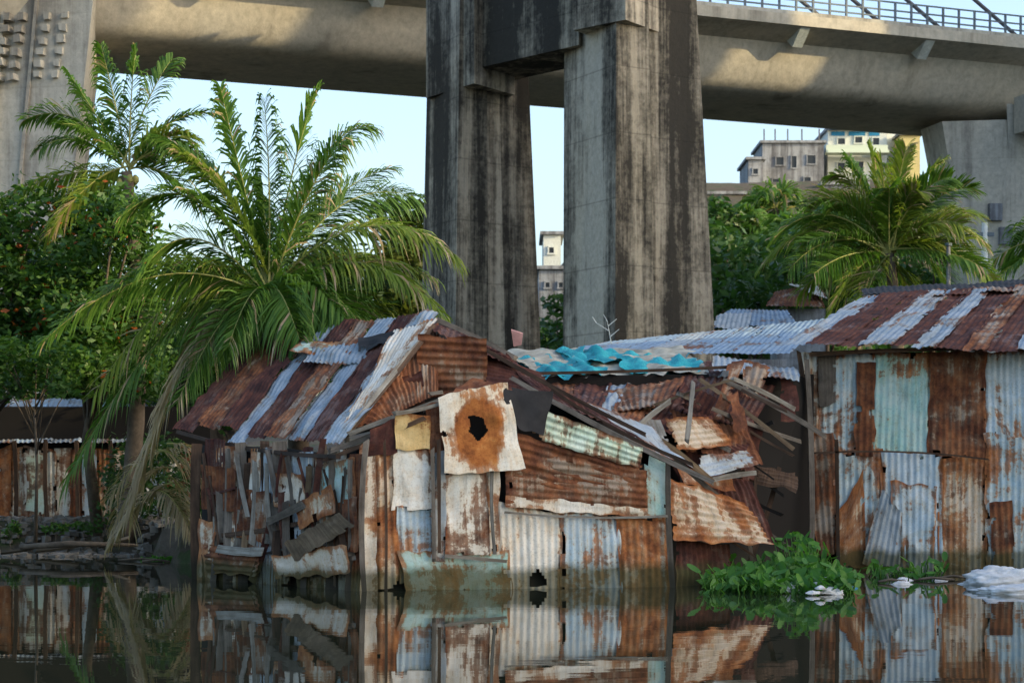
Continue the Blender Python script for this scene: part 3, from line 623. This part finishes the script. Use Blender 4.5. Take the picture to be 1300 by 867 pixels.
for a,b,w_,m in (((549,570),(551,712),.055,m_wg),((557,560),(558,700),.05,m_wb),((488,560),(490,752),.04,m_wb),((465,560),(463,757),.08,m_wg),((625,590),(628,700),.05,m_wp),((562,705),(640,712),.05,m_wp),((640,650),(845,655),.035,m_wp),((500,525),(560,512),.06,m_wp),((545,500),(560,498),.05,m_wg),((848,585),(855,757),.08,m_wg)):
    plank(A,'plank',W(a[0],a[1],df(a[0])-.14),W(b[0],b[1],df(b[0])-.14),w_,.03,m)
x=250; rg=random.Random(11)
mats=[m_wg,m_wg,m_wp,m_wb,m_wb,m_wt]
while x<455:
    wpx=rg.uniform(8,18); d=dl(x); yt=560+(x-250)*.08+rg.uniform(-6,10); yb=735+(x-250)*.075+8
    if rg.random()<.12: yb-=rg.uniform(20,60)
    if rg.random()<.42: sheet(A,'wall_sheet',Q([(x,yt),(x+wpx*1.8,yt),(x+wpx*1.8+rg.uniform(-4,4),yb),(x+rg.uniform(-4,4),yb)],dl,.02+rg.uniform(0,.05)),rg.choice([m_rust,m_whiter,m_galv,m_rusto,m_rustd]),.08,.01)
    else: plank(A,'wall_board',W(x,yt,d-rg.uniform(0,.08)),W(x+rg.uniform(-6,6),yb,d-rg.uniform(0,.08)),wpx/80,.03,rg.choice(mats))
    x+=wpx*rg.uniform(.65,1.05)
for i in range(52):
    x=rg.uniform(256,440); y=rg.uniform(600,724); a_=rg.choice([rg.uniform(-.4,.4),rg.uniform(1.35,1.8),rg.uniform(1.35,1.8),rg.uniform(1.4,1.7),rg.uniform(1.1,2.0)]); Lp=rg.uniform(25,105); dx,dy=math.cos(a_)*Lp/2,math.sin(a_)*Lp/2
    plank(A,'loose_board',W(x-dx,y-dy,dl(x-dx)-rg.uniform(.08,.22)),W(x+dx,y+dy,dl(x+dx)-rg.uniform(.08,.28)),rg.uniform(.03,.13),.025,rg.choice(mats+[m_rustd,m_wg]))
for pts,m,wv_,off in (([(258,690),(330,700),(325,730),(262,728)],m_rust,'v',.25),([(252,658),(275,662),(270,742),(250,740)],m_rusto,'n',.2),
    ([(360,690),(430,650),(450,668),(372,712)],m_wt,'n',.4),([(345,705),(440,690),(448,728),(350,735)],m_rusto,'n',.32),([(405,590),(450,580),(452,640),(410,650)],m_mintr,'n',.12),([(420,640),(455,630),(455,700),(425,700)],m_rust,'u',.16),
    ([(300,620),(345,625),(340,690),(298,680)],m_rust,'u',.12),([(345,600),(385,600),(390,640),(350,645)],m_rusto,'n',.14),([(255,590),(300,595),(300,650),(255,645)],m_rust,'u',.1),([(375,640),(420,615),(425,650),(380,672)],m_rusto,'n',.3)):
    sheet(A,'patch_sheet',Q(pts,dl,off),m,.09,.012,wv_,.04,.04,.2)
plank(A,'loose_board',W(276,696,dl(276)-.4),W(333,700,dl(333)-.4),.13,.03,m_wp)
plank(A,'loose_board',W(340,662,dl(340)-.35),W(385,640,dl(385)-.35),.11,.03,m_wg)
sheet(A,'wall_sheet',Q([(848,605,28.4),(948,640,28.8),(982,690,28.6),(856,688,28.0)],0),m_rusto,.11,.018,'v',warp=.05,rag=.06)
sheet(A,'wall_sheet',Q([(858,686,28.2),(925,690,28.6),(935,745,28.9),(858,755,28.1)],0),m_rustd,.1,.012,'u',warp=.03)
# ---------------------------------------------------------------- SHACK B
B_=shed('shack','caved in shack of broken planks, rusted roof sheets and turquoise tarpaulin',Vector((3,33,0)))
vs,fs=prism([W(850,745,30.6),W(846,560,31.1),W(930,475,32.6),W(1032,475,33.2),W(1032,722,33.4),W(935,740,31.6)],Vector((.5,2.2,0))); part(B_,'interior_shade_wall',vs,fs,m_dark)
vs,fs=prism([W(650,700,32.2),W(640,478,32.2),W(900,475,32.2),W(900,700,32.2)],Vector((.0,3.5,0))); part(B_,'interior_shade_wall',vs,fs,m_dark)
RA=(690,478,33.6);RB=(930,455,33.6);EA=(700,505,29.9);EB=(850,548,29.9)
for i,(t0,t1,m) in enumerate([(0,.2,m_rust),(.18,.4,m_rustd),(.38,.52,m_roofg),(.50,.78,m_rust),(.76,1,m_rustd)]):
    q=[L(RA,RB,t0),L(RA,RB,t1),L(EA,EB,t1+.02),L(EA,EB,t0)]
    sheet(B_,'roof_sheet',[p+Vector((0,0,.03*(i%2))) for p in Q(q,0)],m,.11,.010,warp=.06,bite=.2)
sheet(B_,'roof_sheet',Q([(745,500,31.5),(870,478,31.8),(850,510,30.4),(770,528,30.2)],0,.1),m_rust,.11,.010,'u',warp=.05)
def tarp(pts,mat,off,label,wp=.10,am=.035):
    o=sheet(B_,'tarpaulin',Q(pts,0,off),mat,.33,am,'u',warp=wp,rag=.2,bite=.1,label=label,g=.055); return o
tarp([(635,444,34.8),(868,442,34.8),(900,472,32.2),(690,478,32.2)],m_ptarp,0,'dirty pale tarpaulin',.08,.01)
tarp([(645,448,34.6),(735,443,34.6),(775,472,32.4),(685,478,32.2)],m_tarp,.14,'turquoise tarpaulin')
tarp([(705,446,34.5),(770,447,34.5),(812,458,33.4),(735,458,33.3)],m_tarp,.22,'turquoise tarpaulin')
tarp([(782,449,34.4),(868,448,34.4),(892,470,32.5),(800,474,32.4)],m_tarp,.16,'turquoise tarpaulin')
for pts,m,wv_ in (
    ([(870,474,32.2),(985,490,32.4),(955,545,31.2),(852,522,30.8)],m_rustd,'u'),
    ([(850,520,30.6),(950,545,31.0),(968,590,30.7),(862,570,30.0)],m_rust,'u'),
    ([(845,530,30.0),(900,528,30.4),(930,566,30.5),(862,572,29.9)],m_rusto,'v'),
    ([(925,462,31.8),(945,456,32),(918,535,30.8),(905,530,30.7)],m_rust,'n'),
    ([(945,455,32),(980,466,32),(962,506,31.6),(942,500,31.6)],m_rust,'u'),
    ([(990,480,32.4),(1012,478,32.4),(1015,535,32),(992,535,32)],m_rustd,'n'),
    ([(885,578,30),(948,572,30.5),(962,590,30.4),(892,606,29.8)],m_galv,'v'),
    ([(800,538,29.9),(838,530,30.0),(850,562,29.5),(812,560,29.4)],m_wp,'n'),
    ([(905,452,32.9),(1012,468,33),(1016,484,32.2),(905,470,32.0)],m_roofg,'u'),
    ([(858,592,29.9),(920,600,30.2),(935,625,30.1),(868,612,29.6)],m_rusto,'n'),
    ([(900,600,30.6),(955,610,30.9),(985,690,30.6),(925,680,30.4)],m_rustd,'u')):
    sheet(B_,'broken_sheet',Q(pts,0),m,.1,.012,wv_,.05,.04,.25)
rg=random.Random(43)
for i in range(11):
    x=rg.uniform(868,985); y=rg.uniform(492,660); a_=rg.uniform(.2,.7) if i%3 else rg.uniform(1.2,1.7); l_=rg.uniform(20,44); w2=rg.uniform(6,14); ca,sa=math.cos(a_),math.sin(a_); d=30.2+(x-850)/170*1.5
    q=[(x-ca*l_+sa*w2,y-sa*l_-ca*w2,d+.2),(x+ca*l_+sa*w2,y+sa*l_-ca*w2,d+rg.uniform(-.3,.3)),(x+ca*l_-sa*w2*rg.uniform(.4,1),y+sa*l_+ca*w2,d-rg.uniform(0,.4)),(x-ca*l_-sa*w2,y-sa*l_+ca*w2,d-.1)]
    sheet(B_,'broken_sheet',Q(q,0),rg.choice([m_rustd,m_rust,m_roofg,m_tar,m_rust,m_wb]),.09,.012,rg.choice(['u','v','n']),.07,.06,.4)
rg=random.Random(29)
for i in range(28):
    x=rg.uniform(850,995); y=rg.uniform(500,690)
    a_=rg.choice([rg.uniform(.3,.75),rg.uniform(.4,.7),rg.uniform(.35,.65),rg.uniform(1.15,1.5),rg.uniform(1.6,2.0),rg.uniform(-.5,-.2)]); Lp=rg.uniform(40,150); dx,dy=math.cos(a_)*Lp/2,math.sin(a_)*Lp/2
    d=30.0+(x-835)/200*2.0
    y=max(482+abs(dy),min(y,722-abs(dy))); plank(B_,'broken_plank',W(x-dx,y-dy,d+rg.uniform(-.1,.2)),W(x+dx,y+dy,d-rg.uniform(0,.3)),rg.uniform(.025,.08),.03,rg.choice([m_wg,m_wb,m_wb,m_wb,m_wt,m_dark,m_wg,m_dark]))
for a,b,w_,m in (((812,540,29.5),(850,510,29.6),.08,m_wp),((905,612,29.4),(840,560,29.2),.09,m_wt),((680,474,31.8),(925,466,31.8),.05,m_wb),((1024,455,33),(1030,720,32.8),.09,m_wg),((880,485,30.2),(872,560,29.6),.07,m_wp),((900,610,29.6),(960,600,30.2),.08,m_wp),((830,555,29.2),(925,640,29.6),.08,m_wg),((930,480,31.5),(1010,520,32),.07,m_wp),((862,500,30.2),(1015,560,31.6),.06,m_wg)):
    plank(B_,'broken_plank',W(*a),W(*b),w_,.05,m)
# ---------------------------------------------------------------- SHACK C
C_=shed('shack','tall shack walled with patched rusty and blue grey corrugated sheets',Vector((7.5,35,0)))
vs,fs=prism([W(1034,724,33.6),W(1030,446,33.6),W(1420,450,33.6),W(1420,724,33.6)],Vector((.8,4.4,0))); part(C_,'interior_shade_wall',vs,fs,m_dark)
dc=lambda x:33.4
fc=[([(1013,450),(1044,450),(1044,556),(1018,552)],m_whiter,'u',.0),([(1038,447),(1112,448),(1110,578),(1042,574)],m_bluer,'u',.02),([(1108,447),(1184,447),(1182,580),(1106,578)],m_mintr,'u',.04),([(1180,446),(1253,446),(1252,584),(1178,582)],m_rust,'u',.06),([(1250,445),(1312,445),(1312,580),(1250,552)],m_blue,'u',.03),([(1308,445),(1372,445),(1372,590),(1308,590)],m_rust,'u',.05),([(1370,445),(1420,445),(1420,724),(1370,724)],m_bluer,'u',.02),
 ([(1024,556),(1060,552),(1068,700),(1036,705)],m_rust,'u',.09),([(1058,572),(1122,572),(1118,724),(1064,724)],m_bluer,'u',.07),([(1116,575),(1196,575),(1196,718),(1120,722)],m_blue,'u',.10),([(1192,582),(1254,582),(1254,724),(1192,724)],m_rusto,'u',.08),([(1250,548),(1316,560),(1316,724),(1250,724)],m_bluer,'u',.11),([(1312,580),(1374,580),(1374,724),(1312,724)],m_rusto,'u',.06),
 ([(1118,622),(1146,650),(1140,722),(1094,716)],m_galv,'u',.24),([(1128,612),(1190,618),(1185,722),(1135,724)],m_blue,'u',.14),([(1060,655),(1098,600),(1100,720),(1062,722)],m_rusto,'n',.13),
 ([(1088,460),(1112,458),(1110,578),(1086,576)],m_rust,'u',.09),([(1255,640),(1285,636),(1288,722),(1258,722)],m_rust,'u',.15),([(1038,448),(1062,448),(1060,510),(1040,512)],m_wg,'n',.07)]
for pts,m,wv_,off in fc: sheet(C_,'wall_sheet',Q([(p_[0]+random.uniform(-2,2),p_[1]+random.uniform(-3,3)) for p_ in pts],dc,off),m,.105,.013,wv_,.03,.05,.3)
for a,b,w_,m in (((1014,446),(1020,552),.07,m_wb),((1036,575),(1255,583),.03,m_wb),((1030,450),(1420,449),.07,m_wb),((1062,560),(1064,724),.06,m_wb)):
    plank(C_,'post',W(a[0],a[1],33.1),W(b[0],b[1],33.1),w_,.05,m)
RA=(1098,374,36.8);RB=(1470,354,36.8);EA=(990,438,32.7);EB=(1445,445,32.7)
tt=[0,.07,.155,.215,.30,.37,.43,.515,.57,.66,.72,.81,.9,1.0]; cyc=[m_roofg,m_rustd,m_rustd,m_roofg,m_rustd,m_roofg,m_rustd,m_rust,m_rustd,m_roofg,m_rustd,m_rust,m_roofg]
for i in range(13):
    t0=tt[i];t1=tt[i+1]+.012; q=[L(RA,RB,t0),L(RA,RB,t1),L(EA,EB,t1),L(EA,EB,t0)]; j=random.uniform(-.03,.05); j0=random.uniform(-.03,.03)
    q=[L(q[0],q[3],j0),L(q[1],q[2],j0),L(q[1],q[2],1+j),L(q[0],q[3],1+j)]
    sheet(C_,'roof_sheet',[p+Vector((0,0,.025*(i%2))) for p in Q(q,0)],cyc[i],.105,.008,warp=.04,bite=.15)
sheet(C_,'roof_sheet',Q([(1092,372,37.6),(1490,350,37.6),(1490,362,36.3),(1100,378,36.3)],0,0),m_rust,.11,.012,'u',warp=.05)
sheet(C_,'roof_sheet',Q([(1093,366,37.8),(1490,345,37.8),(1490,354,36.7),(1097,374,36.7)],0,-.1),m_tar,.11,.01,'u',warp=.05)
# ---------------------------------------------------------------- left bank shacks
Dk=shed('shack','low waterside shack fenced with rusty tin and a pale blue door',Vector((-9.5,42,.6)))
vs=[];fs=[]; addbox(vs,fs,(-9.6,44.2,1.7),(6.4,4,2.6)); part(Dk,'interior_shade_wall',vs,fs,m_dark)
rg=random.Random(3); x=-40
ms=[m_rust,m_blue,m_rusto,m_whiter,m_white,m_galv,m_whiter]
i=0
while x<235:
    w_=rg.uniform(14,26); m=ms[i%7]
    if 30<=x<52: m=m_blue
    elif 52<=x<78: m=m_white
    sheet(Dk,'wall_sheet',Q([(x,565+rg.uniform(-5,8)),(x+w_+2,565+rg.uniform(-5,8)),(x+w_+2,660),(x,660)],42.0,.03*(i%3)),m,.1,.014,'u' if i%2 else 'n'); x+=w_; i+=1
sheet(Dk,'door',Q([(34,578),(55,578),(55,652),(34,652)],41.85),m_mint,.1,.0,'n',warp=.01,label='pale blue door')
for i in range(9):
    sheet(Dk,'roof_sheet',Q([(-40+i*26,508-i*0.5,47),(-12+i*26,508,47),(-30+i*24,562,41.8),(-56+i*24,562,41.8)],0,.02*(i%2)),m_galv if i%3 else m_blue,.11,.010)
for x in (-5,18,58,97,140): plank(Dk,'post',W(x,560,41.6),W(x+2,660,41.6),.08,.06,m_wb)
rg=random.Random(8); vs=[];fs=[]
for i in range(1000):
    px=rg.uniform(-60,255); d=rg.uniform(38.0,41.8); x=(px-650)/F*d; z=max(-.05,H(x,d))+rg.uniform(0,.06); r_=rg.uniform(.03,.14)
    addbox(vs,fs,(x,d,z),(r_*rg.uniform(.8,1.6),r_*rg.uniform(.8,1.4),r_*rg.uniform(.5,1)),rg.uniform(0,3),r_*.25)
g2=bpy.data.objects.new('rubble',mesh_of('rubble',vs,fs,m_rock)); COL.objects.link(g2); g2['kind']='stuff'; g2['label']='loose stones and rubble along the bank'; g2['category']='rubble'
for i in range(6):
    px=rg.uniform(0,240); d=rg.uniform(37,39.5); L_=rg.uniform(.5,1.5); a=W(px,600,d); a.z=rg.uniform(.02,.3); b=a+Vector((L_,rg.uniform(-.3,.3),rg.uniform(-.15,.2)))
    t=thing('driftwood',a,'weathered board lying along the waterside','driftwood',group='driftwood on the bank'); 
    plank(t,'board',a,b,rg.uniform(.04,.10),.05,rg.choice([m_wg,m_wt,m_wb]),face=Vector((0,-.6,.8)))
t=thing('driftwood',W(60,690,37),'long weathered log floating along the bank','driftwood',group='driftwood on the bank'); vs=[];fs=[]
tube(vs,fs,[W(25,694,37),W(90,690,37),W(175,692,37)],[.05,.06,.03],8); part(t,'log',vs,fs,m_bark,True)
t=thing('fallen_palm_fronds',W(190,600,35.5)-Vector((0,0,1.2)),'heap of dry fallen palm fronds beside the shack','fallen palm fronds')
for i in range(9):
    a=W(rg.uniform(190,225),rg.uniform(560,640),35.5); b=a+Vector((rg.uniform(-1.2,1.3),rg.uniform(-.5,.5),-rg.uniform(.5,1.1))); c_=a.lerp(b,.5)+Vector((0,0,.4)); frond(t,a,c_,b,m_palmd,36,.5,.04,rg.uniform(-1,1),.6,.02,700+i)
tree(W(215,600,41.5)-Vector((0,0,1.2)),blobs_px(150,245,565,650,39,42,14,.35,.7,77),m_leafd,600,.14,'shaded undergrowth between shack and palm',41,name='bush',trunk=.05,cat='bush')
for i,x in enumerate((20,70,110)):
    tree(W(x,600,39.2)-Vector((0,0,1.5)),[(W(x+rg.uniform(-14,14),672+rg.uniform(-6,4),39.2),rg.uniform(.10,.18)) for _ in range(4)],m_leafm,2000,.1,'low green weeds on the stony bank',60+i,name='weed',trunk=.01,cat='weed',group='weeds on the bank')
tree(W(205,700,36.8),[(W(x,712,36.8),.16) for x in (185,195,205,218,230)],m_hya,5000,.1,'small floating clump of green weed',42,name='water_weed',trunk=.01,cat='water weed',squash=.5)
# ---------------------------------------------------------------- hyacinth
def hyac(px0,px1,n,base,label,hmax,seed,d0=26.2,d1=29.5,pk=.52):
    rg=random.Random(seed); vs=[];fs=[]
    for i in range(n):
        u=rg.random(); px=px0+(px1-px0)*u; d=rg.uniform(d0,d1); env=math.sin(math.pi*min(1,max(0,u*.95+.02)))**.6
        x=(px-650)/F*d
        if rg.random()>env+.1 or noise.noise(Vector((x*1.6,d*1.3,seed)))<-.16: continue
        p=Vector((x,d,0)); hh=rg.uniform(.03,.2)+.25*max(0,noise.noise(Vector((x*2.3,d*2,seed+4))))+hmax*max(0,1-abs(u-pk)*3.2)*rg.random()**2*(d-d0)/(d1-d0)
        q=p+Vector((rg.uniform(-.14,.14),rg.uniform(-.14,.14),hh)); tube(vs,fs,[p-Vector((0,0,.03)),p.lerp(q,.5)+Vector((rg.uniform(-.03,.03),0,0)),q],[.012,.009,.005],4)
        nrm=Vector((rg.uniform(-1,1),rg.uniform(-1.1,.3),rg.uniform(.1,1))).normalized(); a=nrm.cross(Vector((rg.gauss(0,1),rg.gauss(0,1),rg.gauss(0,1)))).normalized(); b=nrm.cross(a)
        r_=rg.uniform(.03,.08); s=len(vs); c=q+a*r_; el=rg.uniform(1.1,1.9)
        vs.append(c-nrm*.015)
        for j in range(9): th=2*math.pi*j/9; vs.append(c+a*math.cos(th)*r_*el+b*math.sin(th)*r_*.7)
        for j in range(9): fs.append((s,s+1+j,s+1+(j+1)%9))
    o=single('water_hyacinth',vs,fs,m_hya,base,label,'water plant',smooth=True); o['kind']='stuff'; return o
hyac(895,1085,1500,W(1010,745,27.9),'floating mat of bright green water hyacinth against the shacks',.9,1,pk=.62)
hyac(1100,1200,90,W(1170,735,30),'sparse strip of floating water hyacinth',.05,2,29.5,31.0)
def bag(c,sx,sy,sz,label,name,seed,mat=m_plastic,grp=None):
    vs=[];fs=[]; nu,nv=48,20
    for j in range(nv+1):
        for i in range(nu):
            th=2*math.pi*i/nu; ph=math.pi/2*j/nv; x=math.cos(th)*math.cos(ph);y=math.sin(th)*math.cos(ph);z=math.sin(ph)
            r_=1+.30*noise.noise(Vector((x*1.7+seed,y*1.7,z*2)))+.26*abs(noise.noise(Vector((x*4+seed,y*4,z*4))))+.12*noise.noise(Vector((x*11+seed,y*11,z*11)))
            vs.append(Vector((c[0]+x*sx*r_,c[1]+y*sy*r_,c[2]-.02+z*sz*r_)))
    for j in range(nv):
        for i in range(nu): fs.append((j*nu+i,j*nu+(i+1)%nu,(j+1)*nu+(i+1)%nu,(j+1)*nu+i))
    return single(name,vs,fs,mat,Vector(c),label,'rubbish',grp,smooth=True)
bag(Vector((6.75,26.6,0)),.62,.45,.12,'crumpled white plastic sack floating on the water','plastic_bag',3)
bag(Vector((7.1,28.6,0)),.62,.3,.25,'crumpled white plastic sack floating on the water','plastic_bag',9)
for i in range(28):
    px=rg.uniform(985,1080) if i<24 else rg.uniform(1120,1200); d=rg.uniform(26.0,27.8) if i<24 else rg.uniform(28.5,30); bag(Vector(((px-650)/F*d,d,rg.uniform(0,.14) if i<24 else 0)),rg.uniform(.03,.15),.06,rg.uniform(.03,.09),'scrap of white plastic caught in the weeds','plastic_scrap',i*3.3,m_plastic if i%11 else m_rope,'plastic scraps in the weeds')
for px,d,y,Lh in ((1160,29.4,0,.6),(1190,29.9,0,.5),(1115,28.9,0,.4),(150,36,0,.8),(180,35.5,0,.5)):
    a=W(px,600,d); a.z=.02; t=thing('floating_stick',a,'thin stick floating on the dark water','stick',group='floating sticks'); vs=[];fs=[]; tube(vs,fs,[a,a+Vector((Lh*.5,.05,.03)),a+Vector((Lh,.0,.0))],.02,6); part(t,'stick',vs,fs,m_bark,True)
t=thing('utility_pole',W(1250,600,60)-Vector((0,0,1)),'white round utility pole behind the shacks','pole'); vs=[];fs=[]; p=W(1250,283,60); b=Vector((p.x,p.y,.3)); tube(vs,fs,[b,p],[.12,.09],10); part(t,'pole',vs,fs,m_hw,True)
vs=[];fs=[]; addbox(vs,fs,p-Vector((0,0,.35)),(.55,.12,.12)); part(t,'crossarm',vs,fs,m_steel)
t=thing('metal_post',W(1205,600,45)-Vector((0,0,1)),'slim grey metal post behind the roof','post'); vs=[];fs=[]; p=W(1204,312,45); b=Vector((p.x,p.y,.3)); tube(vs,fs,[b,p],[.05,.045],8); part(t,'post',vs,fs,m_hg,True)
vs=[];fs=[]; tube(vs,fs,[p,p+Vector((0,0,.06))],[.08,.08],8); part(t,'cap',vs,fs,m_steel)
t=thing('dead_shrub',W(775,435,40),'bare twiggy dead shrub on the roof edge','shrub'); vs=[];fs=[]
for (a,b) in (((776,436),(771,408)),((773,420),(757,410)),((772,414),(783,405)),((757,410),(752,402)),((771,408),(766,399)),((774,428),(786,418))): tube(vs,fs,[W(*a,40),W(*b,40)],[.012,.007],5)
part(t,'branch',vs,fs,m_hw)
vs,fs=prism([W(652,440,31.5),W(662,438,31.5),W(664,424,31.5),W(649,419,31.5)],Vector((0,.05,.02))); single('clay_tile',vs,fs,m_brick,W(656,440,31.5),'broken pinkish clay tile propped on the roof','tile')
print('done')
